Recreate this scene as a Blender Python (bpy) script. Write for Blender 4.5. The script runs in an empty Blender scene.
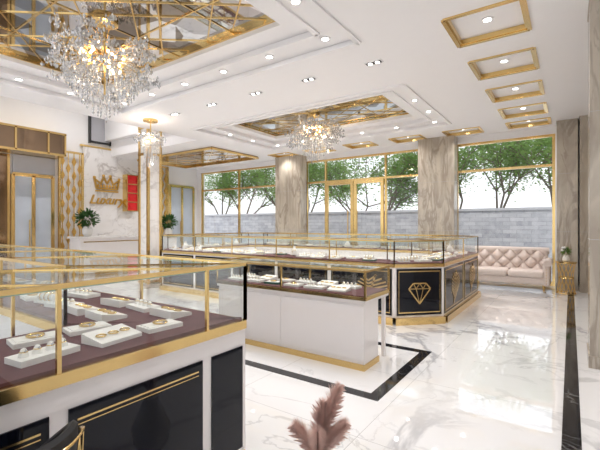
import bpy, bmesh, math, random
from mathutils import Vector, Matrix, Euler
random.seed(7)
S=bpy.context.scene
COL=S.collection
# ------------------------------------------------------------------ materials
def newmat(name):
    m=bpy.data.materials.new(name); m.use_nodes=True
    nt=m.node_tree; nt.nodes.clear()
    out=nt.nodes.new('ShaderNodeOutputMaterial')
    return m,nt,out
def P(name,col,rough=.5,metal=0,emis=None,es=0,coat=0,var=0.04,vs=6.0,bump=0,spec=.5):
    m,nt,out=newmat(name)
    b=nt.nodes.new('ShaderNodeBsdfPrincipled')
    nt.links.new(b.outputs[0],out.inputs[0])
    b.inputs['Roughness'].default_value=rough
    b.inputs['Metallic'].default_value=metal
    b.inputs['Coat Weight'].default_value=coat
    b.inputs['Specular IOR Level'].default_value=spec
    tc=nt.nodes.new('ShaderNodeTexCoord')
    n=nt.nodes.new('ShaderNodeTexNoise'); n.inputs['Scale'].default_value=vs
    nt.links.new(tc.outputs['Object'],n.inputs['Vector'])
    mx=nt.nodes.new('ShaderNodeMix'); mx.data_type='RGBA'
    mx.inputs[6].default_value=(*[c*(1-var) for c in col],1)
    mx.inputs[7].default_value=(*[min(1,c*(1+var)) for c in col],1)
    nt.links.new(n.outputs[0],mx.inputs[0]); nt.links.new(mx.outputs[2],b.inputs['Base Color'])
    if bump:
        bp=nt.nodes.new('ShaderNodeBump'); bp.inputs['Strength'].default_value=bump
        nt.links.new(n.outputs[0],bp.inputs['Height']); nt.links.new(bp.outputs[0],b.inputs['Normal'])
    if emis:
        b.inputs['Emission Color'].default_value=(*emis,1); b.inputs['Emission Strength'].default_value=es
    return m
def marble(name,base,vein,scale=.6,width=.035,rough=.08,tile=0,amount=.8,stretch=(1,1,1),coat=0.0,soft=.0,seed=0,mlo=.42,mhi=.62,ior=1.5):
    m,nt,out=newmat(name); N=nt.nodes; L=nt.links
    b=N.new('ShaderNodeBsdfPrincipled'); L.new(b.outputs[0],out.inputs[0])
    b.inputs['Roughness'].default_value=rough; b.inputs['Coat Weight'].default_value=coat; b.inputs['Coat Roughness'].default_value=.03
    b.inputs['IOR'].default_value=ior
    tc=N.new('ShaderNodeTexCoord'); mp=N.new('ShaderNodeMapping')
    mp.inputs['Scale'].default_value=stretch; mp.inputs['Location'].default_value=(seed,seed*.7,seed*.3)
    mp.inputs['Rotation'].default_value=(0,0,.5 if stretch==(1,1,1) else 0)
    L.new(tc.outputs['Object'],mp.inputs[0])
    cur=None
    for k,(sc,w,am) in enumerate([(scale,width,amount),(scale*2.3,width*.7,amount*.55)]):
        n=N.new('ShaderNodeTexNoise'); n.inputs['Scale'].default_value=sc; n.inputs['Detail'].default_value=7
        n.inputs['Roughness'].default_value=.55; n.inputs['Distortion'].default_value=.9
        L.new(mp.outputs[0],n.inputs['Vector'])
        s=N.new('ShaderNodeMath'); s.operation='SUBTRACT'; s.inputs[1].default_value=.5; L.new(n.outputs[0],s.inputs[0])
        a=N.new('ShaderNodeMath'); a.operation='ABSOLUTE'; L.new(s.outputs[0],a.inputs[0])
        r=N.new('ShaderNodeMapRange'); r.inputs[1].default_value=0; r.inputs[2].default_value=w; r.inputs[3].default_value=am; r.inputs[4].default_value=0
        r.interpolation_type='SMOOTHSTEP'
        L.new(a.outputs[0],r.inputs[0])
        msk=N.new('ShaderNodeTexNoise'); msk.inputs['Scale'].default_value=sc*.9; msk.inputs['Detail'].default_value=2
        mp2=N.new('ShaderNodeMapping'); mp2.inputs['Location'].default_value=(5+k*3,9,2); L.new(mp.outputs[0],mp2.inputs[0]); L.new(mp2.outputs[0],msk.inputs['Vector'])
        mr=N.new('ShaderNodeMapRange'); mr.inputs[1].default_value=mlo; mr.inputs[2].default_value=mhi; L.new(msk.outputs[0],mr.inputs[0])
        mu=N.new('ShaderNodeMath'); mu.operation='MULTIPLY'; L.new(r.outputs[0],mu.inputs[0]); L.new(mr.outputs[0],mu.inputs[1])
        if cur is None: cur=mu
        else:
            mxm=N.new('ShaderNodeMath'); mxm.operation='MAXIMUM'; L.new(cur.outputs[0],mxm.inputs[0]); L.new(mu.outputs[0],mxm.inputs[1]); cur=mxm
    if soft:
        n=N.new('ShaderNodeTexNoise'); n.inputs['Scale'].default_value=scale*1.2; n.inputs['Detail'].default_value=8; n.inputs['Distortion'].default_value=1.2; L.new(mp.outputs[0],n.inputs['Vector'])
        r=N.new('ShaderNodeMapRange'); r.inputs[1].default_value=.4; r.inputs[2].default_value=.65; r.inputs[4].default_value=soft; L.new(n.outputs[0],r.inputs[0])
        ad=N.new('ShaderNodeMath'); ad.operation='MAXIMUM'; L.new(cur.outputs[0],ad.inputs[0]); L.new(r.outputs[0],ad.inputs[1]); cur=ad
    mx=N.new('ShaderNodeMix'); mx.data_type='RGBA'; mx.inputs[6].default_value=(*base,1); mx.inputs[7].default_value=(*vein,1)
    L.new(cur.outputs[0],mx.inputs[0]); last=mx.outputs[2]
    if tile:
        br=N.new('ShaderNodeTexBrick'); br.offset=0; br.inputs['Scale'].default_value=1
        br.inputs['Brick Width'].default_value=tile; br.inputs['Row Height'].default_value=tile
        br.inputs['Mortar Size'].default_value=.0022; br.inputs['Mortar Smooth'].default_value=0
        L.new(tc.outputs['Object'],br.inputs['Vector'])
        m2=N.new('ShaderNodeMix'); m2.data_type='RGBA'; m2.inputs[7].default_value=(.5,.5,.5,1)
        L.new(br.outputs['Fac'],m2.inputs[0]); L.new(last,m2.inputs[6]); last=m2.outputs[2]
    L.new(last,b.inputs['Base Color'])
    return m
def glassmat(name,tint=(1,1,1),refl=1.0,dark=0):
    m,nt,out=newmat(name); N=nt.nodes; L=nt.links
    t=N.new('ShaderNodeBsdfTransparent'); t.inputs[0].default_value=(*tint,1)
    g=N.new('ShaderNodeBsdfGlossy'); g.inputs['Roughness'].default_value=.02; g.inputs[0].default_value=(1,1,1,1)
    lw=N.new('ShaderNodeLayerWeight'); lw.inputs[0].default_value=.25
    pw=N.new('ShaderNodeMath'); pw.operation='POWER'; pw.inputs[1].default_value=1.6; L.new(lw.outputs['Facing'],pw.inputs[0])
    mu=N.new('ShaderNodeMath'); mu.operation='MULTIPLY_ADD'; mu.inputs[1].default_value=.55*refl; mu.inputs[2].default_value=.05*refl; L.new(pw.outputs[0],mu.inputs[0])
    mx=N.new('ShaderNodeMixShader'); L.new(mu.outputs[0],mx.inputs[0]); L.new(t.outputs[0],mx.inputs[1]); L.new(g.outputs[0],mx.inputs[2])
    L.new(mx.outputs[0],out.inputs[0]); return m
def crystal():
    m,nt,out=newmat('crystal'); N=nt.nodes; L=nt.links
    t=N.new('ShaderNodeBsdfTransparent'); t.inputs[0].default_value=(.94,.96,.98,1)
    g=N.new('ShaderNodeBsdfGlossy'); g.inputs['Roughness'].default_value=.08
    d=N.new('ShaderNodeBsdfDiffuse'); d.inputs[0].default_value=(.92,.93,.95,1)
    m2=N.new('ShaderNodeMixShader'); m2.inputs[0].default_value=.38; L.new(g.outputs[0],m2.inputs[1]); L.new(d.outputs[0],m2.inputs[2])
    mx=N.new('ShaderNodeMixShader'); mx.inputs[0].default_value=.68
    L.new(t.outputs[0],mx.inputs[1]); L.new(m2.outputs[0],mx.inputs[2]); L.new(mx.outputs[0],out.inputs[0]); return m
def mosaic():
    m,nt,out=newmat('bronze_mirror'); N=nt.nodes; L=nt.links
    b=N.new('ShaderNodeBsdfPrincipled'); b.inputs['Metallic'].default_value=1; b.inputs['Roughness'].default_value=.03
    tc=N.new('ShaderNodeTexCoord'); v=N.new('ShaderNodeTexVoronoi'); v.inputs['Scale'].default_value=2.2
    L.new(tc.outputs['Object'],v.inputs['Vector'])
    sp=N.new('ShaderNodeSeparateColor'); L.new(v.outputs['Color'],sp.inputs[0])
    cr=N.new('ShaderNodeValToRGB'); cr.color_ramp.interpolation='CONSTANT'
    cr.color_ramp.elements[0].color=(.25,.21,.17,1); cr.color_ramp.elements[1].color=(.74,.74,.75,1); cr.color_ramp.elements[1].position=.58
    e=cr.color_ramp.elements.new(.3); e.color=(.44,.43,.43,1)
    L.new(sp.outputs[0],cr.inputs[0]); L.new(cr.outputs[0],b.inputs['Base Color']); L.new(b.outputs[0],out.inputs[0]); return m
def leafmat(name,c1,c2):
    m,nt,out=newmat(name); N=nt.nodes; L=nt.links
    tc=N.new('ShaderNodeTexCoord'); n=N.new('ShaderNodeTexNoise'); n.inputs['Scale'].default_value=2.5; L.new(tc.outputs['Object'],n.inputs['Vector'])
    mx=N.new('ShaderNodeMix'); mx.data_type='RGBA'; mx.inputs[6].default_value=(*c1,1); mx.inputs[7].default_value=(*c2,1)
    L.new(n.outputs[0],mx.inputs[0])
    d=N.new('ShaderNodeBsdfDiffuse'); t=N.new('ShaderNodeBsdfTranslucent'); L.new(mx.outputs[2],d.inputs[0]); L.new(mx.outputs[2],t.inputs[0])
    ms=N.new('ShaderNodeMixShader'); ms.inputs[0].default_value=.5; L.new(d.outputs[0],ms.inputs[1]); L.new(t.outputs[0],ms.inputs[2]); L.new(ms.outputs[0],out.inputs[0]); return m
def fencemat():
    m,nt,out=newmat('stone_block'); N=nt.nodes; L=nt.links
    b=N.new('ShaderNodeBsdfPrincipled'); b.inputs['Roughness'].default_value=.85
    tc=N.new('ShaderNodeTexCoord'); mp=N.new('ShaderNodeMapping'); mp.inputs['Rotation'].default_value=(math.pi/2,0,0)
    L.new(tc.outputs['Object'],mp.inputs[0])
    br=N.new('ShaderNodeTexBrick'); br.inputs['Scale'].default_value=1; br.inputs['Brick Width'].default_value=.4; br.inputs['Row Height'].default_value=.13
    br.inputs['Mortar Size'].default_value=.008; br.inputs['Color1'].default_value=(.3,.3,.34,1); br.inputs['Color2'].default_value=(.46,.46,.49,1); br.inputs['Mortar'].default_value=(.25,.25,.28,1)
    L.new(mp.outputs[0],br.inputs['Vector'])
    n=N.new('ShaderNodeTexNoise'); n.inputs['Scale'].default_value=5; n.inputs['Detail'].default_value=8; L.new(tc.outputs['Object'],n.inputs['Vector'])
    mr=N.new('ShaderNodeMapRange'); mr.inputs[1].default_value=.35; mr.inputs[2].default_value=.75; mr.inputs[4].default_value=.6; L.new(n.outputs[0],mr.inputs[0])
    mx=N.new('ShaderNodeMix'); mx.data_type='RGBA'; mx.inputs[7].default_value=(.58,.58,.6,1); L.new(mr.outputs[0],mx.inputs[0]); L.new(br.outputs['Color'],mx.inputs[6])
    L.new(mx.outputs[2],b.inputs['Base Color']); L.new(b.outputs[0],out.inputs[0]); return m
GOLD=P('polished_brass',(.78,.56,.24),.2,1,var=.06)
GOLDD=P('brushed_brass',(.7,.44,.13),.3,1,var=.08,vs=20)
WHITE=P('white_paint',(.88,.87,.87),.5,var=.01)
CEIL=P('ceiling_paint',(.9,.885,.89),.55,var=.01)
LACQ=P('white_lacquer',(.84,.8,.79),.15,coat=.5,var=.01)
BLACK=P('black_glass',(.004,.005,.01),.05,var=.2,spec=.3)
DECK=P('burgundy_velvet',(.11,.035,.04),.8,var=.25,vs=9)
PAD=P('white_leatherette',(.87,.85,.82),.5,var=.02)
GREENV=P('green_velvet',(.05,.12,.09),.7)
FLOOR=marble('floor_marble',(.87,.87,.875),(.36,.36,.38),.42,.02,.025,tile=1.2,amount=.7,coat=.8,mlo=.4,mhi=.58,ior=1.65)
BMARB=marble('black_marble',(.015,.015,.018),(.25,.25,.25),1.5,.01,.06,amount=.5)
WMARB=marble('white_wall_marble',(.84,.82,.81),(.4,.36,.34),.8,.04,.12,amount=.7,seed=3)
TAUPE=marble('taupe_marble',(.58,.52,.43),(.27,.22,.175),2.0,.07,.12,amount=.75,stretch=(1.3,1.3,.3),soft=.6,seed=8,mlo=.3,mhi=.45)
GLASS=glassmat('clear_glass',(.95,.975,.965),1.25)
GEDGE=P('glass_edge_green',(.45,.68,.6),.1,var=.05)
WGLASS=glassmat('window_glass',(.98,.99,.985),.5)
FROST=P('frosted_door_glass',(.5,.55,.62),.12,var=.25,vs=1.5)
CRYS=crystal(); MIR=mosaic()
BRONZE=P('dark_bronze_mirror',(.3,.21,.14),.08,1)
BULB=P('warm_lamp',(1,.8,.5),.5,emis=(1,.74,.44),es=20)
DOWN=P('downlight_lens',(1,1,1),.5,emis=(1,.97,.92),es=14)
DARK=P('dark_metal',(.03,.03,.03),.4)
SOFA=P('blush_velvet',(.74,.64,.59),.7,var=.05,bump=.05,vs=30)
FENCE=fencemat()
LEAF=leafmat('tree_leaf',(.06,.15,.03),(.34,.48,.16))
LEAFD=leafmat('plant_leaf',(.03,.08,.03),(.1,.2,.07))
BARK=P('bark',(.16,.12,.09),.9,bump=.5,vs=20)
GROUND=P('paving',(.55,.55,.55),.8,var=.15,vs=2)
PAMP=leafmat('pampas_plume',(.74,.52,.46),(.95,.82,.76))
CER=P('ceramic',(.75,.74,.72),.2)
RED=P('red_lacquer',(.7,.015,.02),.3)
BVEL=P('black_velvet',(.012,.012,.014),.6,var=.3)
GREYG=P('grey_panel',(.45,.45,.48),.3)
# ------------------------------------------------------------------ mesh builder
class MB:
    def __init__(s,M=None): s.v=[];s.f=[];s.m=[];s.mats=[];s.M=M or Matrix()
    def mi(s,mat):
        if mat not in s.mats: s.mats.append(mat)
        return s.mats.index(mat)
    def add(s,vs,fs,mat):
        o=len(s.v); k=s.mi(mat); M=s.M
        s.v+= [tuple(M@Vector(p)) for p in vs]
        for f in fs: s.f.append([i+o for i in f]); s.m.append(k)
    def box(s,x0,x1,y0,y1,z0,z1,mat):
        s.add([(x0,y0,z0),(x1,y0,z0),(x1,y1,z0),(x0,y1,z0),(x0,y0,z1),(x1,y0,z1),(x1,y1,z1),(x0,y1,z1)],
              [(0,3,2,1),(4,5,6,7),(0,1,5,4),(1,2,6,5),(2,3,7,6),(3,0,4,7)],mat)
    def prism(s,pts,z0,z1,mat):
        n=len(pts)
        a=sum(pts[i][0]*pts[(i+1)%n][1]-pts[(i+1)%n][0]*pts[i][1] for i in range(n))
        if a<0: pts=pts[::-1]
        s.add([(p[0],p[1],z0) for p in pts]+[(p[0],p[1],z1) for p in pts],
              [tuple(range(n))[::-1],tuple(range(n,2*n))]+[(i,(i+1)%n,(i+1)%n+n,i+n) for i in range(n)],mat)
    def quad(s,pts,mat): s.add(pts,[tuple(range(len(pts)))],mat)
    def bar(s,p,q,w,h,mat,up=(0,0,1)):
        p=Vector(p);q=Vector(q);d=(q-p)
        if d.length<1e-6:return
        d.normalize();u=Vector(up)
        if abs(d.dot(u))>.98:u=Vector((1,0,0))
        a=d.cross(u).normalized();b=a.cross(d).normalized();a*=w/2;b*=h/2
        vs=[p-a-b,p+a-b,p+a+b,p-a+b,q-a-b,q+a-b,q+a+b,q-a+b]
        s.add([tuple(x) for x in vs],[(0,3,2,1),(4,5,6,7),(0,1,5,4),(1,2,6,5),(2,3,7,6),(3,0,4,7)],mat)
    def cyl(s,p,q,r0,r1,mat,n=12,cap=True):
        p=Vector(p);q=Vector(q);d=(q-p).normalized();u=Vector((0,0,1)) if abs(d.z)<.9 else Vector((1,0,0))
        a=d.cross(u).normalized();b=d.cross(a).normalized()
        vs=[];
        for c,r in((p,r0),(q,r1)):
            for i in range(n):
                t=2*math.pi*i/n; vs.append(tuple(c+a*math.cos(t)*r+b*math.sin(t)*r))
        fs=[(i,(i+1)%n,(i+1)%n+n,i+n) for i in range(n)]
        if cap: fs+=[tuple(range(n))[::-1],tuple(range(n,2*n))]
        s.add(vs,fs,mat)
    def lathe(s,c,prof,mat,n=20,sx=1,sy=1):
        vs=[];fs=[]
        for r,z in prof:
            for i in range(n):
                t=2*math.pi*i/n; vs.append((c[0]+r*math.cos(t)*sx,c[1]+r*math.sin(t)*sy,c[2]+z))
        for k in range(len(prof)-1):
            for i in range(n): fs.append((k*n+i,k*n+(i+1)%n,(k+1)*n+(i+1)%n,(k+1)*n+i))
        fs.append(tuple(range(n))[::-1]);fs.append(tuple(range((len(prof)-1)*n,len(prof)*n)))
        s.add(vs,fs,mat)
    def octa(s,c,r,h,mat,rot=0):
        x,y,z=c;vs=[(x+r*math.cos(rot+i*math.pi/2),y+r*math.sin(rot+i*math.pi/2),z) for i in range(4)]+[(x,y,z+h),(x,y,z-h)]
        s.add(vs,[(i,(i+1)%4,4) for i in range(4)]+[((i+1)%4,i,5) for i in range(4)],mat)
    def torus(s,c,R,r,mat,ax='z',n=14,k=5,sy=1):
        vs=[];fs=[]
        for i in range(n):
            t=2*math.pi*i/n
            for j in range(k):
                u=2*math.pi*j/k;rr=R+r*math.cos(u);a,b,w=rr*math.cos(t),rr*math.sin(t)*sy,r*math.sin(u)
                p={'z':(a,b,w),'y':(a,w,b),'x':(w,a,b)}[ax]
                vs.append((c[0]+p[0],c[1]+p[1],c[2]+p[2]))
        for i in range(n):
            for j in range(k): fs.append((i*k+j,((i+1)%n)*k+j,((i+1)%n)*k+(j+1)%k,i*k+(j+1)%k))
        s.add(vs,fs,mat)
    def rbox(s,x0,x1,y0,y1,z0,z1,r,mat,n=16,rows=8):
        c=Vector(((x0+x1)/2,(y0+y1)/2,(z0+z1)/2));h=Vector(((x1-x0)/2-r,(y1-y0)/2-r,(z1-z0)/2-r))
        vs=[];fs=[]
        lat=[-math.pi/2+.001]+[-math.pi/2+math.pi*(i+.5)/rows for i in range(rows)]+[math.pi/2-.001]
        for la in lat:
            for i in range(n):
                t=2*math.pi*(i+.5)/n
                d=Vector((math.cos(la)*math.cos(t),math.cos(la)*math.sin(t),math.sin(la)))
                vs.append(tuple(c+Vector((math.copysign(h.x,d.x),math.copysign(h.y,d.y),math.copysign(h.z,d.z)))+d*r))
        R=len(lat)
        for k in range(R-1):
            for i in range(n): fs.append((k*n+i,k*n+(i+1)%n,(k+1)*n+(i+1)%n,(k+1)*n+i))
        fs.append(tuple(range(n))[::-1]);fs.append(tuple(range((R-1)*n,R*n)))
        s.add(vs,fs,mat)
    def sphere(s,c,r,mat,n=12,rows=8,sz=1):
        prof=[(max(.001,r*math.cos(-math.pi/2+math.pi*i/rows)),r*sz*math.sin(-math.pi/2+math.pi*i/rows)) for i in range(rows+1)]
        s.lathe(c,prof,mat,n)
    def obj(s,name,parent=None,fix=False,loc=(0,0,0),smooth=True):
        me=bpy.data.meshes.new(name); me.from_pydata(s.v,[],s.f)
        for m in s.mats: me.materials.append(m)
        me.polygons.foreach_set('material_index',s.m)
        if smooth:
            me.polygons.foreach_set('use_smooth',[True]*len(s.f))
            me.update(); me.set_sharp_from_angle(angle=math.radians(35))
        me.update()
        o=bpy.data.objects.new(name,me); COL.objects.link(o); o.location=loc
        if parent: o.parent=parent
        return o
def empty(name,loc=(0,0,0)):
    e=bpy.data.objects.new(name,None); COL.objects.link(e); e.location=loc; e.empty_display_size=.1; return e
# ------------------------------------------------------------------ room shell
XR=.36; XL=-13.0; YB=11.0; YN=-4.5; ZC=3.8
m=MB(); m.box(XL-.2,.9,YN,YB+.2,-.12,0,FLOOR); m.obj('floor')
m=MB(); m.box(-30,12,YB+.2,30,-.2,-.04,GROUND); m.obj('ground_outside')
# floor black inlays
m=MB(); m.box(-.05,.06,-2,10.3,0,.002,BMARB)
m.obj('floor_inlay_strip')
m=MB()
X0,X1,Y0,Y1,w=-4.2,-1.3,2.98,4.5,.11
m.box(X0,X1,Y0,Y0+w,0,.002,BMARB); m.box(X1-w,X1,Y0+w,Y1,0,.002,BMARB); m.box(X0,X1-w,Y1-w,Y1,0,.002,BMARB); m.box(X0,X0+w,Y0+w,Y1-w,0,.002,BMARB)
m.obj('floor_inlay_border')
# ceiling levels
T1=(-6.95,-2.95,1.4,3.8); T2=(-6.95,-2.95,6.95,8.75)
def grow(t,g): return (t[0]-g,t[1]+g,t[2]-g,t[3]+g)
panels=[(-.8,4.98+1.4*i-1.4*3) for i in range(0,8)]
panels=[p for p in panels if p[1]<10.2]
rowb=[(-.8-1.42*i,10.35) for i in range(0,6)]
ps=[(x-.38,x+.38,y-.38,y+.38) for x,y in panels]+[(x-.4,x+.4,y-.28,y+.28) for x,y in rowb]
def slab(mb,x0,x1,y0,y1,z0,z1,holes,mat):
    xs=sorted({x0,x1,*[min(max(v,x0),x1) for h in holes for v in h[:2]]}); ys=sorted({y0,y1,*[min(max(v,y0),y1) for h in holes for v in h[2:]]})
    for j in range(len(ys)-1):
        run=None
        for i in range(len(xs)-1):
            cx=(xs[i]+xs[i+1])/2;cy=(ys[j]+ys[j+1])/2
            inside=any(h[0]<cx<h[1] and h[2]<cy<h[3] for h in holes)
            if not inside:
                if run is None: run=xs[i]
            if inside and run is not None: mb.box(run,xs[i],ys[j],ys[j+1],z0,z1,mat); run=None
        if run is not None: mb.box(run,xs[-1],ys[j],ys[j+1],z0,z1,mat)
m=MB()
XV=-8.5;YV=7.2
slab(m,XV,.9,YN,YB+.2,ZC,ZC+.06,[grow(T1,.72),grow(T2,.66)]+ps,CEIL)
slab(m,XV,.9,YN,YB+.2,ZC+.06,ZC+.13,[grow(T1,.34),grow(T2,.3)],CEIL)
slab(m,XV,.9,YN,YB+.2,ZC+.13,ZC+.25,[T1,T2],CEIL)
m.box(XV,.9,YN,YB+.2,ZC+.3,ZC+.5,CEIL)
m.box(XL-.2,XV,YV,YB+.2,ZC,ZC+.5,CEIL)
# cornice steps
for t,g,z in ((T1,.72,ZC),(T2,.66,ZC),(T1,.34,ZC+.06),(T2,.3,ZC+.06)):
    a=grow(t,g)
    for (p,q) in (((a[0],a[2]),(a[1],a[2])),((a[1],a[2]),(a[1],a[3])),((a[1],a[3]),(a[0],a[3])),((a[0],a[3]),(a[0],a[2]))):
        m.bar((*p,z-.012),(*q,z-.012),.07,.03,CEIL)
m.obj('ceiling')
m=MB(); m.box(XL-.2,XV,YN,YV,6.2,6.4,CEIL); m.obj('ceiling_void')
m=MB(); m.box(XV,XV+.2,YN,YV,ZC+.5,6.2,WHITE); m.box(XL,XV+.2,YV-.2,YV,ZC+.5,6.2,WHITE); m.obj('wall_void_upper')
# mirror lattice soffits
def clip(p,d,r):
    t0,t1=-99,99
    for k in (0,1):
        lo,hi=(r[0],r[1]) if k==0 else (r[2],r[3])
        if abs(d[k])<1e-9:
            if not lo<=p[k]<=hi: return None
        else:
            a,b=(lo-p[k])/d[k],(hi-p[k])/d[k]
            if a>b:a,b=b,a
            t0=max(t0,a);t1=min(t1,b)
    return (t0,t1) if t1-t0>.05 else None
def lattice(name,r,z,mat,sp=.46,w=.018,ang=38,fr=.06):
    m=MB(); m.box(r[0],r[1],r[2],r[3],z,z+.03,mat)
    e=[((r[0],r[2]),(r[1],r[2])),((r[1],r[2]),(r[1],r[3])),((r[1],r[3]),(r[0],r[3])),((r[0],r[3]),(r[0],r[2]))]
    for p,q in e: m.bar((*p,z-.03),(*q,z-.03),fr,fr,GOLD)
    cx,cy=(r[0]+r[1])/2,(r[2]+r[3])/2
    for sg in (1,-1):
        a=math.radians(ang)*sg;d=(math.cos(a),math.sin(a));nn=(-d[1],d[0])
        off=-6
        i=0
        while off<6:
            p=(cx+nn[0]*off,cy+nn[1]*off); c=clip(p,d,r)
            if c: m.bar((p[0]+d[0]*c[0],p[1]+d[1]*c[0],z-.005),(p[0]+d[0]*c[1],p[1]+d[1]*c[1],z-.005),w,.01+.002*sg,GOLD)
            off+=sp*(1.35 if i%2 else .65); i+=1
    for f in (.28,.72):
        y=r[2]+f*(r[3]-r[2]); m.bar((r[0],y,z-.007),(r[1],y,z-.007),w,.01,GOLD)
    for f in (.2,.5,.8):
        x=r[0]+f*(r[1]-r[0]); m.bar((x,r[2],z-.007),(x,r[3],z-.007),w,.008,GOLD)
    return m.obj(name)
lattice('ceiling_mirror_lattice',T1,ZC+.25,MIR); lattice('ceiling_mirror_lattice',T2,ZC+.25,MIR,w=.014,fr=.035)
lattice('ceiling_mirror_lattice',(-12.6,-8.8,8.0,10.1),ZC-.03,BRONZE,.8)
# gold framed recesses
m=MB()
for r in ps:
    for g,zz,w in ((.02,ZC-.008,.045),(-.012,ZC+.025,.02)):
        a=(r[0]-g,r[1]+g,r[2]-g,r[3]+g)
        for p,q in (((a[0],a[2]),(a[1],a[2])),((a[1],a[2]),(a[1],a[3])),((a[1],a[3]),(a[0],a[3])),((a[0],a[3]),(a[0],a[2]))):
            m.bar((*p,zz),(*q,zz),w,.025 if g>0 else .06,GOLD)
m.obj('ceiling_gold_frames')
# downlights
dl=[]
for x,y in panels: dl.append((x,y,ZC+.06))
for x,y in rowb: dl.append((x,y,ZC+.06))
for i in range(6):
    dl.append((-2.6-.93*i,4.3,ZC+.06)); dl.append((-2.6-.93*i,6.48,ZC+.06)); dl.append((-2.6-.93*i,9.22,ZC+.06))
for y in (1.6,2.6,3.4): dl.append((-2.43,y,ZC+.06)); dl.append((-7.47,y,ZC+.06))
for y in (7.4,8.3): dl.append((-2.47,y,ZC+.06)); dl.append((-7.43,y,ZC+.06))
m=MB()
for x,y,z in dl:
    m.lathe((x,y,z-.012),[(.07,.012),(.07,0),(.045,0),(.045,.006),(.001,.006)],WHITE,16)
    m.cyl((x,y,z-.009),(x,y,z-.004),.042,.042,DOWN,14)
m.obj('recessed_downlights')
m=MB()
for i in range(5):
    x=-2.33-1.13*i; y=5.2
    m.box(x-.13,x+.13,y-.055,y+.055,ZC-.012,ZC,WHITE)
    m.box(x-.115,x+.115,y-.04,y+.04,ZC-.016,ZC-.01,DARK)
    for s in (-.055,.055): m.cyl((x+s,y,ZC-.022),(x+s,y,ZC-.012),.026,.026,DOWN,12)
m.obj('twin_spot_fixtures')
# ------------------------------------------------------------------ back wall
ZT=3.62
m=MB(); m.box(XL,.9,YB,YB+.2,ZT,ZC,WHITE)
m.box(XL,-12.75,YB,YB+.2,0,ZT,WHITE); m.box(-8.4,-7.45,YB,YB+.2,0,ZT,WHITE); m.box(-3.4,-2.55,YB,YB+.2,0,ZT,WHITE); m.box(-.3,.9,YB,YB+.2,0,ZT,WHITE)
m.obj('wall_back')
def column(name,x0,x1,y0,y1,z1,mat):
    m=MB(); m.box(x0,x1,y0,y1,0,z1,mat)
    m.box(x0-.012,x1+.012,y0-.012,y1,0,.12,mat)
    m.box(x0-.006,x1+.006,y0-.006,y1,z1-.06,z1,mat)
    for zz in (1.3,2.6): m.box(x0-.001,x1+.001,y0-.001,y1,zz,zz+.004,GREYG)
    return m.obj(name)
column('marble_column',-8.46,-7.4,10.62,YB,ZC,TAUPE)
column('marble_column',-3.45,-2.5,10.62,YB,ZC,TAUPE)
column('marble_column',-.26,.13,10.5,YB,ZC,TAUPE)
column('marble_column',.16,.36,10.3,YB,ZC,TAUPE)
column('marble_column',.16,.9,4.92,5.45,ZC,TAUPE)
m=MB(); m.box(XR,.9,5.45,YB,0,ZC,TAUPE); m.box(.75,.9,YN,4.92,0,ZC,WHITE); m.obj('wall_right')
m=MB(); m.box(XL-.2,XL,YN,YB+.2,0,6.2,WHITE); m.obj('wall_left')
def window(name,x0,x1,mull,z0=.1,zt=ZT,ztr=2.88):
    m=MB(); y=YB+.06
    fw=.06
    m.box(x0,x1,y-.04,y+.04,zt-fw,zt,GOLD); m.box(x0,x1,y-.04,y+.04,0,z0,GOLD); m.box(x0,x1,y-.035,y+.035,ztr-.03,ztr+.03,GOLD)
    for x in [x0+fw/2,x1-fw/2]+mull: m.box(x-fw/2,x+fw/2,y-.038,y+.038,z0,zt-fw,GOLD)
    m.quad([(x0,y,z0),(x1,y,z0),(x1,y,zt),(x0,y,zt)],WGLASS)
    return m.obj(name)
window('window_1',-12.75,-8.4,[-10.6])
window('window_2',-7.45,-3.4,[-6.66,-4.56])
window('window_3',-2.55,-.3,[])
m=MB(); y=YB+.0
for a,b in ((-6.62,-5.61),(-5.59,-4.6)):
    m.box(a,a+.09,y-.05,y+.02,.0,2.85,GOLD); m.box(b-.09,b,y-.05,y+.02,0,2.85,GOLD)
    m.box(a+.09,b-.09,y-.05,y+.02,2.74,2.85,GOLD); m.box(a+.09,b-.09,y-.05,y+.02,0,.16,GOLD)
for x in (-5.76,-5.44):
    m.cyl((x,y-.11,.8),(x,y-.11,1.9),.018,.018,GOLD,10)
    for z in (.85,1.85): m.cyl((x,y-.11,z),(x,y-.04,z),.012,.012,GOLD,8)
m.obj('door_1')
# outside
m=MB(); m.box(-30,12,14,14.25,-.05,1.92,FENCE); m.box(-30,12,13.96,14.29,1.92,2.0,GREYG); m.obj('garden_wall')
def tree(loc,h,seed,leaves=5600):
    rnd=random.Random(seed); m=MB(); tips=[]
    def br(p,d,l,r,dep):
        q=p+d*l; m.cyl(p,q,r,r*.68,BARK,6,False)
        if dep<=2: tips.append((q,l)); tips.append(((p+q)/2,l))
        if dep==0:return
        for k in range(3 if dep>1 else 4):
            nd=(d+Vector((rnd.uniform(-1,1),rnd.uniform(-1,1),rnd.uniform(-.4,.5)))*.85).normalized()
            br(q,nd,l*rnd.uniform(.65,.9),r*.62,dep-1)
    br(Vector((0,0,-.1)),Vector((rnd.uniform(-.1,.1),0,1)).normalized(),h*.3,.085,4)
    for i in range(leaves):
        q,l=rnd.choice(tips)
        c=q+Vector((rnd.gauss(0,.24),rnd.gauss(0,.24),rnd.gauss(0,.18)))
        a=Vector((rnd.uniform(-1,1),rnd.uniform(-1,1),rnd.uniform(-.5,.5))).normalized(); b=a.cross(Vector((rnd.uniform(-1,1),rnd.uniform(-1,1),rnd.uniform(-1,1)))).normalized()
        s=rnd.uniform(.045,.085)
        m.quad([tuple(c-a*s),tuple(c-b*s*.42),tuple(c+a*s),tuple(c+b*s*.42)],LEAF)
    return m.obj('garden_tree',loc=loc,smooth=False)
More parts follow.
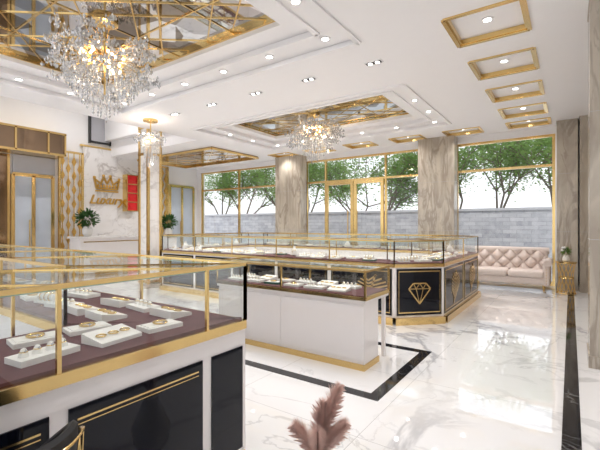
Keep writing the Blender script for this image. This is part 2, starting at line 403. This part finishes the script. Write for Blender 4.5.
for i,(x,y,h) in enumerate([(-.4,16,5.2),(-2.3,16.6,5.6),(-3.9,17.2,5.2),(-6.6,16.2,5.4),(-8.6,17.2,5.2),(-11.0,16.4,5.2),(-15.2,16.2,5.4),(-13,17.5,5.6),(-17.8,17,5.4),(1.4,17,5.4)]):
    tree((x,y,0),h,i+11)
# ------------------------------------------------------------------ left reception wall
m=MB(); m.box(XL,XL+.06,6.28,9.42,0,4.0,WMARB); m.box(XL,XL+.08,6.2,9.5,4.0,4.06,GOLD); m.obj('wall_marble_feature')
m=MB()
m.box(XL+.01,-12.3,1.0,5.45,3.5,4.12,BRONZE)
for z in (3.5,4.12): m.box(XL+.01,-12.27,1.0,5.48,z-.03,z+.03,GOLD)
for y in (2.2,3.2,4.2,5.0,5.45): m.box(-12.31,-12.27,y-.025,y+.025,3.5,4.12,GOLD)
m.obj('bronze_bulkhead')
def screen(name,y0,y1,z1):
    m=MB(); x=XL+.18
    for y in (y0,y1): m.box(x-.04,x+.04,y-.03,y+.03,0,z1,GOLD)
    for z in (.03,z1-.03): m.box(x-.04,x+.04,y0,y1,z-.03,z+.03,GOLD)
    n=4; w=(y1-y0)/n
    for i in range(n):
        yc=y0+w*(i+.5)
        m.box(x-.012,x+.012,yc-.012,yc+.012,0,z1,GOLD)
        z=.2+(i%2)*.22
        while z<z1-.3:
            hh=.3;ww=.06
            vs=[(x-.03,yc,z),(x-.03,yc+ww,z+hh/2),(x-.03,yc,z+hh),(x-.03,yc-ww,z+hh/2),(x+.03,yc,z),(x+.03,yc+ww,z+hh/2),(x+.03,yc,z+hh),(x+.03,yc-ww,z+hh/2)]
            m.add(vs,[(0,3,2,1),(4,5,6,7),(0,1,5,4),(1,2,6,5),(2,3,7,6),(3,0,4,7)],GOLDD); z+=.44
    return m.obj(name)
screen('gold_lattice_screen',5.52,6.2,3.75); screen('gold_lattice_screen',8.75,9.4,3.7)
def ldoor(name,y0,y1,zt,mat,header=False):
    m=MB(); x=XL+.05
    m.box(XL+.005,x,y0,y1,0,zt,mat)
    for y in (y0,y1,(y0+y1)/2): m.box(XL+.005,x+.04,y-.045,y+.045,0,zt,GOLD)
    m.box(XL+.005,x+.04,y0,y1,zt-.05,zt+.05,GOLD); m.cyl((x+.09,(y0+y1)/2-.12,.8),(x+.09,(y0+y1)/2-.12,1.6),.02,.02,GOLD,8)
    if header: m.box(XL+.005,XL+.07,y0,y1+.07,zt+.06,zt+.56,GREYG)
    return m.obj(name)
ldoor('door_2',4.35,5.38,2.9,FROST,True)
ldoor('door_3',9.6,10.75,3.0,FROST)
m=MB()
m.box(XL,XL+.05,2.0,4.22,0,3.45,BRONZE); m.box(XL,XL+.07,4.22,4.28,0,3.45,GOLD)
m.obj('wall_bronze_cladding')
m=MB(); m.box(XL,XL+.05,6.5,7.9,4.2,5.2,GREYG)
for y in (6.5,7.2,7.9): m.box(XL,XL+.09,y-.03,y+.03,4.15,5.25,DARK)
for z in (4.2,5.2): m.box(XL,XL+.09,6.5,7.9,z-.03,z+.03,DARK)
m.obj('window_4')
# logo
e=empty('crown_logo_sign',(XL+.07,7.05,2.76))
m=MB(); n=5
pts=[(-.42,-.1),(-.5,.25),(-.25,.08),(-.14,.34),(0,.1),(.14,.34),(.25,.08),(.5,.25),(.42,-.1)]
pts=[(a*.85,b*.9) for a,b in pts]
for a,b in zip(pts,pts[1:]+pts[:1]): m.bar((0.03,a[0],a[1]),(0.03,b[0],b[1]),.05,.05,GOLDD,up=(1,0,0))
for a,b in [pts[1],pts[3],pts[5],pts[7]]: m.sphere((0.03,a,b+.04),.05,GOLDD)
for t in range(7): m.octa((.03,-.3+.1*t,0),.05,.08,GOLDD)
m.bar((.03,-.38,-.17),(.03,.38,-.17),.05,.08,GOLDD,up=(1,0,0))
m.obj('crown',e)
cu=bpy.data.curves.new('lettering','FONT'); cu.body='Luxury'; cu.size=.42; cu.extrude=.02; cu.align_x='CENTER'; cu.shear=.35; cu.offset=.006; cu.materials.append(GOLDD)
t=bpy.data.objects.new('lettering',cu); COL.objects.link(t); t.parent=e; t.location=(.02,0,-.6); t.rotation_euler=(math.pi/2,0,math.pi/2)
m=MB(); m.box(XL+.065,XL+.3,7.66,8.02,1.95,3.2,RED); 
for z in (2.06,2.37,2.68,2.99):
    m.box(XL+.3,XL+.33,7.74,7.94,z,z+.09,RED)
for z in (1.95,2.26,2.57,2.88,3.2): m.box(XL+.065,XL+.34,7.64,8.04,z-.012,z+.012,GOLD)
for y in (7.64,8.04): m.box(XL+.065,XL+.34,y-.012,y+.012,1.93,3.22,GOLD)
m.obj('red_wall_shelf')
# square column
m=MB(); x0,x1,y0,y1=-8.82,-8.48,5.66,6.0
m.box(x0,x1,y0,y1,0,6.2,WMARB)
for x in (x0,x1):
    for y in (y0,y1): m.box(x-.03,x+.03,y-.03,y+.03,0,3.86,GOLD)
for z in (.06,3.86,3.2): m.box(x0-.035,x1+.035,y0-.035,y1+.035,z-.03,z+.03,GOLD)
m.obj('gold_trimmed_column')
# reception desk
m=MB(); m.box(-11.9,-11.3,5.4,7.7,.08,1.06,LACQ); m.box(-11.87,-11.33,5.43,7.67,0,.08,GOLD); m.box(-11.95,-11.25,5.35,7.75,1.06,1.12,WMARB); m.box(-11.3,-11.29,5.5,7.6,.95,.98,GOLD)
m.obj('reception_desk')
m=MB(); m.box(-12.4,-12.0,8.8,9.2,0,1.0,LACQ); m.box(-12.43,-11.97,8.77,9.23,1.0,1.05,GOLD); m.obj('plant_pedestal')
def plant(loc,seed,R=.32,mat=LEAFD,n=420):
    rnd=random.Random(seed); m=MB()
    m.lathe((0,0,0),[(.08,0),(.13,.06),(.14,.2),(.1,.26),(.11,.28)],CER,18)
    for i in range(n):
        d=Vector((rnd.gauss(0,1),rnd.gauss(0,1),rnd.gauss(.2,.9))).normalized(); rr=R*rnd.uniform(.45,1)
        c=Vector((0,0,.52))+Vector((d.x*rr,d.y*rr,d.z*rr*.9))
        if c.z<.27: c.z=.27+rnd.random()*.1
        b=d.cross(Vector((rnd.uniform(-1,1),rnd.uniform(-1,1),1))).normalized(); s=rnd.uniform(.04,.08)
        m.quad([tuple(c-d*s),tuple(c-b*s*.4),tuple(c+d*s),tuple(c+b*s*.4)],mat)
    for i in range(14):
        d=Vector((rnd.gauss(0,1),rnd.gauss(0,1),rnd.gauss(.6,.6))).normalized()
        m.cyl((0,0,.2),tuple(Vector((0,0,.5))+d*R*.7),.006,.003,BARK,5)
    return m.obj('potted_plant',loc=loc,smooth=False)
plant((-11.6,5.75,1.125),1); plant((-12.2,9.0,1.055),2)
# ------------------------------------------------------------------ display cases
def tray(mb,M,z,rnd,kind,zs=1):
    old=mb.M; mb.M=M
    if kind==0:
        w=.11
        mb.add([(-w,-.07,z),(w,-.07,z),(w,.08,z),(-w,.08,z),(-w,-.07,z+.018),(w,-.07,z+.018),(w,.08,z+.045),(-w,.08,z+.045)],[(0,3,2,1),(4,5,6,7),(0,1,5,4),(1,2,6,5),(2,3,7,6),(3,0,4,7)],PAD)
        for i in range(3): mb.torus((-.065+.065*i,0,z+.036),.022,.004,GOLD,'z',10,4)
    elif kind==1:
        mb.box(-.12,.12,-.06,.06,z,z+.025,PAD)
        for i in range(4):
            x=-.08+.053*i; mb.lathe((x,0,z+.025),[(.02,0),(.017,.014),(.009,.032),(.001,.036)],PAD,10); mb.torus((x,0,z+.044),.013,.0035,GOLD,'z',10,4); mb.octa((x,-.014,z+.05),.007,.007,CRYS)
    elif kind==2:
        mb.lathe((0,0,z),[(.05,0),(.085,.01),(.08,.06),(.06,.1),(.028,.125),(.024,.165),(.028,.17)],PAD,14,1,.6)
        mb.torus((0,-.02,z+.1),.05,.005,GOLD,'z',14,4)
        mb.octa((0,-.058,z+.07),.01,.018,GOLD)
    elif kind==3:
        mb.box(-.08,.08,-.05,.05,z,z+.015,PAD); mb.cyl((-.085,0,z+.04),(.085,0,z+.04),.026,.026,PAD,12)
        for x in (-.05,0,.05): mb.torus((x,0,z+.04),.03,.005,GOLD,'x',12,4)
    else:
        mb.box(-.1,.1,-.065,.065,z,z+.022,GREENV if rnd.random()<.35 else PAD); mb.box(-.085,.085,-.05,.05,z+.022,z+.026,PAD)
        mb.torus((0,0,z+.032),.035,.005,GOLD,'z',14,4); mb.octa((0,-.035,z+.036),.01,.01,CRYS)
    mb.M=old
def case_run(name,outer,inner,closed,zb,zt,basemat,bays,outset=0.0,logo=None,framed=True,seed=1,step=.3,lip=.1,skip=.1):
    rnd=random.Random(seed)
    root=empty(name,(0,0,0)); B=MB();F=MB();G=MB();J=MB()
    n=len(outer); segs=[(i,(i+1)%n) for i in range(n if closed else n-1)]
    for si,(a,b) in enumerate(segs):
        o0,o1,i0,i1=[Vector(p) for p in (outer[a],outer[b],inner[a],inner[b])]
        t=(o1-o0); Lg=t.length; t=t/Lg; nn=Vector((t.y,-t.x))
        if nn.dot((o0+o1)-(i0+i1))<0: nn=-nn
        q=[o0,o1,i1,i0]
        B.prism([tuple(p) for p in q],.1,zb-.05,LACQ)
        qo=[o0+nn*outset,o1+nn*outset,i1,i0]
        F.prism([tuple(p) for p in qo],0,.1,GOLD)
        F.prism([tuple(o0+nn*.012),tuple(o1+nn*.012),tuple(i1-nn*.012),tuple(i0-nn*.012)],zb-.05,zb,GOLD)
        B.prism([tuple(o0-nn*.03),tuple(o1-nn*.03),tuple(i1+nn*.03),tuple(i0+nn*.03)],zb,zb+.012,DECK)
        # glass
        for p,r in ((o0,o1),(i0,i1)): G.quad([(p.x,p.y,zb),(r.x,r.y,zb),(r.x,r.y,zt-.01),(p.x,p.y,zt-.01)],GLASS)
        G.quad([(o0.x,o0.y,zt-.006),(o1.x,o1.y,zt-.006),(i1.x,i1.y,zt-.006),(i0.x,i0.y,zt-.006)],GLASS)
        for p,r in ((o0,o1),(i0,i1)): F.bar((p.x,p.y,zt-.01),(r.x,r.y,zt-.01),.018,.02,GOLD)
        e0=o0-nn*.012; e1=o1-nn*.012; G.bar((e0.x,e0.y,zt-.024),(e1.x,e1.y,zt-.024),.006,.006,GEDGE)
        br=bays[si] if bays else None
        if br is None:
            k=max(1,round(Lg/1.05)); br=[Lg*j/k for j in range(k+1)]
        Li=(i1-i0).length
        for s in br:
            f=s/Lg
            p=o0.lerp(o1,f); r=i0.lerp(i1,f)
            F.bar((p.x,p.y,zb),(p.x,p.y,zt-.01),.016,.016,GOLD); F.bar((r.x,r.y,zb),(r.x,r.y,zt-.01),.014,.014,GOLD)
            F.bar((p.x,p.y,zt-.01),(r.x,r.y,zt-.01),.016,.016,GOLD)
        for s0,s1 in zip(br,br[1:]):
            w=s1-s0; g=.035 if w>.3 else .03
            a0=o0+t*(s0+g)+nn*.004; a1=o0+t*(s1-g)+nn*.004; z0,z1=.13,zb-.05-lip
            B.bar((a0.x,a0.y,(z0+z1)/2),(a1.x,a1.y,(z0+z1)/2),.008,z1-z0,basemat)
            b0=a0+nn*.005+t*.03; b1=a1+nn*.005-t*.03
            if framed:
                for z in (z0+.04,z1-.04): F.bar((b0.x,b0.y,z),(b1.x,b1.y,z),.006,.014,GOLD)
                for bb in (b0,b1): F.bar((bb.x,bb.y,z0+.04),(bb.x,bb.y,z1-.04),.006,.014,GOLD,up=tuple((*nn,0)))
            elif w>.4:
                F.bar((b0.x,b0.y,z1-.05),(b1.x,b1.y,z1-.05),.005,.008,GOLD)
                F.bar((b0.x,b0.y,z1-.07),(b1.x,b1.y,z1-.07),.005,.004,GOLD)
        if logo and si in logo:
            for fr in logo[si][1]:
                c=o0.lerp(o1,fr)+nn*.014; zc=(.13+zb-.1)/2
                R=Matrix(((t.x,0,nn.x,c.x),(t.y,0,nn.y,c.y),(0,1,0,zc),(0,0,0,1)))
                def ln(p,q,w=.014): F.bar(tuple(R@Vector((*p,0))),tuple(R@Vector((*q,0))),.006,w,GOLD,up=tuple(R.to_3x3()@Vector((-(q[1]-p[1]),q[0]-p[0],0)).normalized()))
                if logo[si][0]=='diamond':
                    pp=[(-.17,.06),(-.1,.14),(.1,.14),(.17,.06),(0,-.16)]
                    for u,v in zip(pp,pp[1:]+pp[:1]): ln(u,v,.018)
                    for u,v in (((-.17,.06),(.17,.06)),((-.055,.06),(0,-.16)),((.055,.06),(0,-.16)),((-.1,.14),(-.055,.06)),((-.055,.06),(0,.14)),((0,.14),(.055,.06)),((.055,.06),(.1,.14))): ln(u,v,.01)
                else:
                    for k in range(9):
                        z=-.2+.045*k; w=.3*math.sin((k+1)/10*math.pi)+.04
                        ln((-.02,z),(w-.02,z+.09),.024); ln((-.02,z),(-.02-w*.6,z+.07),.02)
                    ln((-.08,-.26),(.1,.26),.025)
        s=.22
        while s<Lg-.18:
            for row in (.3,.68):
                f=s/Lg; p=o0.lerp(o1,f).lerp(i0.lerp(i1,f),row)
                if Li<.3 and row>.5: continue
                if rnd.random()<skip: continue
                k=rnd.choice([0,0,1,4,3,2] if row>.5 else [0,1,1,4,0,3])
                if not closed and k==2: k=4
                an=rnd.uniform(-.2,.2); tt=Vector((t.x*math.cos(an)-t.y*math.sin(an),t.x*math.sin(an)+t.y*math.cos(an))); n2=Vector((-tt.y,tt.x))
                if n2.dot(nn)>0: n2=-n2; tt=-tt
                M=Matrix(((tt.x,n2.x,0,p.x),(tt.y,n2.y,0,p.y),(0,0,1,0),(0,0,0,1)))
                tray(J,M,zb+.013,rnd,k)
            s+=step*rnd.uniform(.9,1.15)
    if not closed:
        for k in (0,n-1):
            p,r=outer[k],inner[k]
            G.quad([(p[0],p[1],zb),(r[0],r[1],zb),(r[0],r[1],zt-.01),(p[0],p[1],zt-.01)],GLASS)
    B.obj('cabinet_base',root);F.obj('brass_frame',root);G.obj('glass_panes',root);J.obj('jewelry_displays',root)
    return root
ZA=1.225
case_run('jewelry_display_counter',[(-1.61,-2.4),(-1.61,1.73),(-8,1.73)],[(-2.32,-2.4),(-2.32,1.03),(-8,1.03)],False,.88,ZA,BLACK,
    [[0,.95,2.1,3.09,3.83,4.13],None],seed=5,lip=.1,step=.29,framed=False,skip=.15)
x0,x1,y0,y1,c=-8.1,-1.55,5.4,9.1,.55
def cham2(g,c):
    cc=c+g*(2-math.sqrt(2))
    return [(x0+g,y0+cc),(x0+cc,y0+g),(x1-cc,y0+g),(x1-g,y0+cc),(x1-g,y1-cc),(x1-cc,y1-g),(x0+cc,y1-g),(x0+g,y1-cc)]
case_run('jewelry_display_counter',cham2(0,c),cham2(.6,c),True,.88,ZA,BLACK,None,outset=.06,
    logo={2:('diamond',[.5]),3:('feather',[.25,.75]),1:('feather',[.93])},seed=9,step=.32,lip=.02)
# middle freestanding case
def small_case(x0,x1,y0,y1,name='glass_showcase_table',seed=3):
    rnd=random.Random(seed); root=empty(name); B=MB();F=MB();G=MB();J=MB(); zb,zt=.72,1.0
    B.box(x0+.02,x1-.02,y0+.02,y1-.24,.06,zb-.05,LACQ); F.box(x0+.01,x1-.01,y0+.005,y1-.23,0,.06,GOLD)
    k=2; w=(x1-x0)/k
    for i in range(k):
        B.box(x0+w*i+.02,x0+w*(i+1)-.02,y0+.012,y0+.022,.1,zb-.08,LACQ)
    for x in (x0+.03,x1-.06): B.box(x,x+.035,y1-.06,y1-.02,0,zb-.05,LACQ)
    B.box(x0,x1,y0,y1,zb-.05,zb-.02,LACQ); F.box(x0-.01,x1+.01,y0-.01,y1+.01,zb-.02,zb+.015,GOLD)
    B.box(x0+.02,x1-.02,y0+.02,y1-.02,zb+.015,zb+.022,DECK)
    for z in (zt-.01,):
        for p,q in (((x0,y0),(x1,y0)),((x1,y0),(x1,y1)),((x1,y1),(x0,y1)),((x0,y1),(x0,y0))): F.bar((*p,z),(*q,z),.022,.022,GOLD)
    for x in (x0,(x0+x1)/2,x1):
        for y in (y0,y1): F.bar((x,y,zb),(x,y,zt-.01),.02,.02,GOLD)
    for (a,b) in (((x0,y0),(x1,y0)),((x1,y0),(x1,y1)),((x1,y1),(x0,y1)),((x0,y1),(x0,y0))):
        G.quad([(*a,zb),(*b,zb),(*b,zt-.01),(*a,zt-.01)],GLASS)
    G.quad([(x0,y0,zt-.006),(x1,y0,zt-.006),(x1,y1,zt-.006),(x0,y1,zt-.006)],GLASS)
    x=x0+.2
    while x<x1-.12:
        for y in (y0+.17,y0+.42):
            M=Matrix.Translation((x,y,0))@Matrix.Rotation(rnd.uniform(-.15,.15),4,'Z'); tray(J,M,zb+.023,rnd,rnd.choice([0,1,3,4,1]))
        x+=.3
    B.obj('cabinet_base',root);F.obj('brass_frame',root);G.obj('glass_panes',root);J.obj('jewelry_displays',root)
small_case(-3.75,-1.66,3.5,4.1)
# ------------------------------------------------------------------ sofa
root=empty('tufted_sofa',(-1.18,10.24,0))
m=MB(); W=.84
m.rbox(-W+.1,W-.1,-.36,.3,.14,.3,.04,SOFA)
m.rbox(-W+.13,-.005,-.4,.2,.29,.45,.06,SOFA); m.rbox(.005,W-.13,-.4,.2,.29,.45,.06,SOFA)
for sx in (-1,1):
    m.rbox(min(sx*(W-.02),sx*(W-.16)),max(sx*(W-.02),sx*(W-.16)),-.36,.3,.12,.62,.05,SOFA)
    m.cyl((sx*(W-.07),-.39,.62),(sx*(W-.07),.32,.62),.085,.085,SOFA,20)
    m.torus((sx*(W-.07),-.392,.62),.06,.012,SOFA,'y')
    for k in range(6): m.sphere((sx*(W-.09),-.365,.18+.06*k),.01,GOLD,6,4)
m.rbox(-W+.08,W-.08,.2,.36,.14,.86,.05,SOFA)
m.cyl((-W+.06,.28,.86),(W-.06,.28,.86),.075,.075,SOFA,20)
nx,nz=96,36; vs=[];fs=[]
for j in range(nz+1):
    for i in range(nx+1):
        u=i/nx;v=j/nz; a=u*10;b=v*3
        p=abs(math.sin(math.pi*(a+b)/2))*abs(math.sin(math.pi*(a-b)/2))
        y=.18-.1*math.sqrt(p)-.02*math.sin(math.pi*v)
        vs.append((-W+.14+u*(2*W-.28),y+.05*v,.44+.44*v))
for j in range(nz):
    for i in range(nx): k=j*(nx+1)+i; fs.append((k,k+1,k+nx+2,k+nx+1))
m.add(vs,fs,SOFA)
for a2 in range(0,11):
    for b2 in range(0,4):
        if (a2+b2)%2==0 and 0<a2<10: 
            v=b2/3; m.sphere((-W+.14+a2/10*(2*W-.28),.165+.05*v-.02*math.sin(math.pi*v),.44+.44*v),.014,SOFA,8,5)
for x in (-W+.14,W-.14):
    for y in (-.3,.25): m.cyl((x,y,0),(x,y,.15),.015,.026,GOLD,10)
m.obj('sofa_body',root)
# gold lattice stool with flowers
m=MB(); R=.17; H=.68
for z in (.015,H/2,H-.03): m.torus((0,0,z),R if z!=H/2 else R*.8,.01,GOLD,'z',24,6)
for i in range(12):
    for sg in (-1,1):
        prev=None
        for k in range(9):
            f=k/8; a=2*math.pi*i/12+sg*f*1.3; r=R-.04*math.sin(math.pi*f)
            p=(r*math.cos(a),r*math.sin(a),.015+f*(H-.04))
            if prev: m.cyl(prev,p,.005,.005,GOLDD,5,False)
            prev=p
m.cyl((0,0,H-.03),(0,0,H),R+.02,R+.02,GOLD,24)
m.obj('gold_lattice_side_table',loc=(-.08,9.95,0))
rnd=random.Random(3); m=MB(); m.lathe((0,0,0),[(.05,0),(.07,.03),(.06,.09),(.04,.12),(.05,.14)],CER,16)
for i in range(90):
    d=Vector((rnd.gauss(0,1),rnd.gauss(0,1),rnd.gauss(.5,.8))).normalized(); c=Vector((0,0,.2))+d*.1*rnd.uniform(.5,1)
    b=d.cross(Vector((1,.3,.2))).normalized(); s=.035
    m.quad([tuple(c-d*s),tuple(c-b*s*.5),tuple(c+d*s),tuple(c+b*s*.5)],LEAF)
for i in range(10):
    a=rnd.uniform(0,6.28); m.sphere((.07*math.cos(a),.07*math.sin(a),.2+rnd.uniform(0,.1)),.025,PAD,8,6)
m.obj('flower_vase',loc=(-.08,9.95,H))
# ------------------------------------------------------------------ chair
root=empty('barrel_chair',(-1.37,.42,0)); m=MB()
m.lathe((0,0,.44),[(.001,0),(.17,0),(.195,.02),(.195,.05),(.17,.075),(.001,.08)],BVEL,24)
def ring(r,z,t,mat=GOLD): m.torus((0,0,z),r,t,mat,'z',32,6)
ring(.2,.435,.01);ring(.2,.012,.012)
A0,A1=-2.2,2.2
def bz(a): return .835-.12*max(0,(abs(a)-.9)/1.1)**1.5
N=36; vs=[];fs=[]
for i in range(N+1):
    a=A0+(A1-A0)*i/N
    for r,z in ((.207,.5),(.207,bz(a)),(.195,bz(a)+.012),(.18,bz(a)),(.175,.5)): vs.append((r*math.cos(a),r*math.sin(a),z))
for i in range(N):
    for j in range(5): k=i*5; fs.append((k+j,k+5+j,k+5+(j+1)%5,k+(j+1)%5))
fs+=[tuple(range(5)),tuple(range(N*5,N*5+5))[::-1]]
m.add(vs,fs,BVEL)
prev=None
for i in range(37):
    a=A0+(A1-A0)*i/36; p=(.222*math.cos(a),.222*math.sin(a),bz(a)-.02)
    if prev: m.cyl(prev,p,.005,.005,GOLD,8,False)
    prev=p
for i in range(11):
    a=A0+(A1-A0)*(i+.5)/11
    for sg in (-1,1):
        a2=a+sg*.38
        m.cyl((.222*math.cos(a),.222*math.sin(a),bz(a)-.02),(.215*math.cos(a2),.215*math.sin(a2),.435),.003,.003,GOLD,6,False)
for i in range(16):
    a=2*math.pi*i/16
    for sg in (-1,1):
        a2=a+sg*.4
        m.cyl((.2*math.cos(a),.2*math.sin(a),.435),(.17*math.cos(a2),.17*math.sin(a2),.22),.005,.005,GOLD,6,False)
        m.cyl((.17*math.cos(a2),.17*math.sin(a2),.22),(.2*math.cos(a+sg*.8),.2*math.sin(a+sg*.8),.012),.005,.005,GOLD,6,False)
m.obj('seat_and_frame',root)
# ------------------------------------------------------------------ pampas
rnd=random.Random(12); root=empty('pampas_grass_vase',(-.96,1.52,0)); m=MB()
m.lathe((0,0,0),[(.07,0),(.11,.05),(.12,.14),(.07,.26),(.045,.32),(.055,.34)],CER,24); m.obj('vase',root)
m=MB()
for k,(dx,dy,top) in enumerate([(.075,.055,.70),(.02,.02,.62),(-.085,-.055,.52),(.125,.02,.56),(.03,-.05,.52)]):
    P0=Vector((0,0,.3));P2=Vector((dx,dy,top));P1=Vector((dx*.15,dy*.15,.3+(top-.3)*.6))
    f=lambda t:(1-t)**2*P0+2*t*(1-t)*P1+t*t*P2
    prev=P0
    for i in range(1,9): q=f(i/8); m.cyl(prev,q,.0018,.0008,PAMP,5,False); prev=q
    side=Vector((dx,dy,0)).normalized()
    for i in range(1700):
        t=rnd.uniform(.2,1.0)**.85; p=f(t); tan=(f(min(1,t+.02))-f(t-.02)).normalized()
        o=Vector((rnd.gauss(0,1),rnd.gauss(0,1),rnd.gauss(0,1))); o=(o-tan*o.dot(tan)).normalized()
        prof=math.sin(math.pi*min(1,max(0,(1.06-t)/.86)))**.8
        l=.012+.06*prof*rnd.uniform(.5,1.15)
        d1=(tan*1.0+o*.6).normalized(); d2=(tan*.7+o*.75+side*.25+Vector((0,0,-.35))).normalized()
        mid=p+d1*l*.6; q=mid+d2*l*.6; s=d1.cross(o).normalized()*.0009
        m.add([tuple(p-s),tuple(p+s),tuple(mid+s*.8),tuple(q),tuple(mid-s*.8)],[(0,1,2,3,4)],PAMP)
m.obj('plumes',root,smooth=False)
# ------------------------------------------------------------------ chandeliers
def chand_mesh(seed,R=.6,H=1.15,na=70,nd=60):
    rnd=random.Random(seed); m=MB()
    m.lathe((0,0,-.04),[(.16,.04),(.16,.0),(.1,-.02),(.03,-.03)],GOLD,20)
    m.cyl((0,0,-.05),(0,0,-H*.72),.014,.014,GOLD,8)
    core=Vector((0,0,-H*.4))
    for i in range(na):
        a=rnd.uniform(0,6.283); el=math.asin(rnd.uniform(-.75,.85)); rr=rnd.uniform(.5,1.0)
        d=Vector((math.cos(el)*math.cos(a),math.cos(el)*math.sin(a),math.sin(el)))
        tip=core+Vector((d.x*R*rr,d.y*R*rr,d.z*R*.68*rr))
        mid=(core+tip)/2+Vector((0,0,.06))
        m.cyl(core,mid,.0035,.003,GOLD,5,False); m.cyl(mid,tip,.003,.002,GOLD,5,False)
        for k in range(12):
            o=Vector((rnd.gauss(0,1),rnd.gauss(0,1),rnd.gauss(0,1))).normalized()*rnd.uniform(.02,.08)
            s=rnd.uniform(.009,.02); m.octa(tuple(tip+o),s,s*1.8,CRYS,rnd.random()*3)
        if i%4==0: m.sphere(tuple(mid-Vector((0,0,.03))),.015,BULB,8,6)
    for i in range(nd):
        a=rnd.uniform(0,6.283); r=R*.7*math.sqrt(rnd.random()); L=(1-r/(R*.78))*H*.5+.08
        z=core.z-.1; k=0
        while k<L:
            s=rnd.uniform(.008,.016); m.octa((r*math.cos(a),r*math.sin(a),z-k),s,s*1.7,CRYS,rnd.random()*3); k+=.04
        m.cyl((r*math.cos(a),r*math.sin(a),z+.12),(r*math.cos(a),r*math.sin(a),z-L),.001,.001,CRYS,4,False)
    return m
def point(name,loc,e,col,r=.12,parent=None):
    l=bpy.data.lights.new(name,'POINT'); l.energy=e; l.color=col; l.shadow_soft_size=r
    o=bpy.data.objects.new(name,l); COL.objects.link(o); o.location=loc
    if parent: o.parent=parent
    return o
me=chand_mesh(4,.72,1.3,130,100).obj('crystal_chandelier',loc=(-4.85,2.62,4.04))
o2=bpy.data.objects.new('crystal_chandelier',me.data); COL.objects.link(o2); o2.location=(-4.95,7.7,4.04); o2.rotation_euler[2]=1.1; o2.scale=(1,1,.9)
c3=chand_mesh(8,.3,1.15,55,40).obj('crystal_chandelier',loc=(-7.7,5.2,3.8))
for o in (me,o2): point('chandelier_glow',(0,0,-.5),92,(1,.91,.82),.05,o)
point('chandelier_glow',(0,0,-.4),18,(1,.9,.8),.05,c3)
# ------------------------------------------------------------------ lights
def spot(loc,e,ang=100):
    l=bpy.data.lights.new('downlight_and_fill_lamp','SPOT'); l.energy=e; l.spot_size=math.radians(ang); l.spot_blend=.9; l.shadow_soft_size=.05; l.color=(1,.965,.945)
    o=bpy.data.objects.new('downlight_and_fill_lamp',l); COL.objects.link(o); o.location=loc
for i,(x,y,z) in enumerate(dl): spot((x,y,z-.03),46,130)
for i in range(5): spot((-2.33-1.13*i,5.2,ZC-.04),46,130)
for y in (2,5.5,9): 
    spot((-10.8,y,3.7 if y>8 else 6.1),220,150)  # added fill spots with no fixtures, brighten the void and left end
sl=bpy.data.lights.new('sun','SUN'); sl.energy=2.2; sl.angle=.05; sl.color=(1,.96,.88)
so=bpy.data.objects.new('sun',sl); COL.objects.link(so); so.rotation_euler=Euler((math.radians(32),0,math.radians(-25)))
w=bpy.data.worlds.new('sky'); S.world=w; w.use_nodes=True; nt=w.node_tree
bg=nt.nodes['Background']; tc=nt.nodes.new('ShaderNodeTexCoord'); sx=nt.nodes.new('ShaderNodeSeparateXYZ'); cr=nt.nodes.new('ShaderNodeValToRGB')
nt.links.new(tc.outputs['Generated'],sx.inputs[0]); nt.links.new(sx.outputs[2],cr.inputs[0])
cr.color_ramp.elements[0].color=(.97,.975,1,1); cr.color_ramp.elements[1].color=(.74,.85,1,1)
nt.links.new(cr.outputs[0],bg.inputs[0]); bg.inputs[1].default_value=1.25
# ------------------------------------------------------------------ camera
cd=bpy.data.cameras.new('camera'); cd.sensor_width=36; cd.lens=388/600*36; cd.clip_start=.05
co=bpy.data.objects.new('camera',cd); COL.objects.link(co); co.location=(0,0,1.45); co.rotation_euler=(math.pi/2,0,math.radians(34.9))
S.camera=co
S.view_settings.view_transform='Standard'; S.view_settings.exposure=0.17
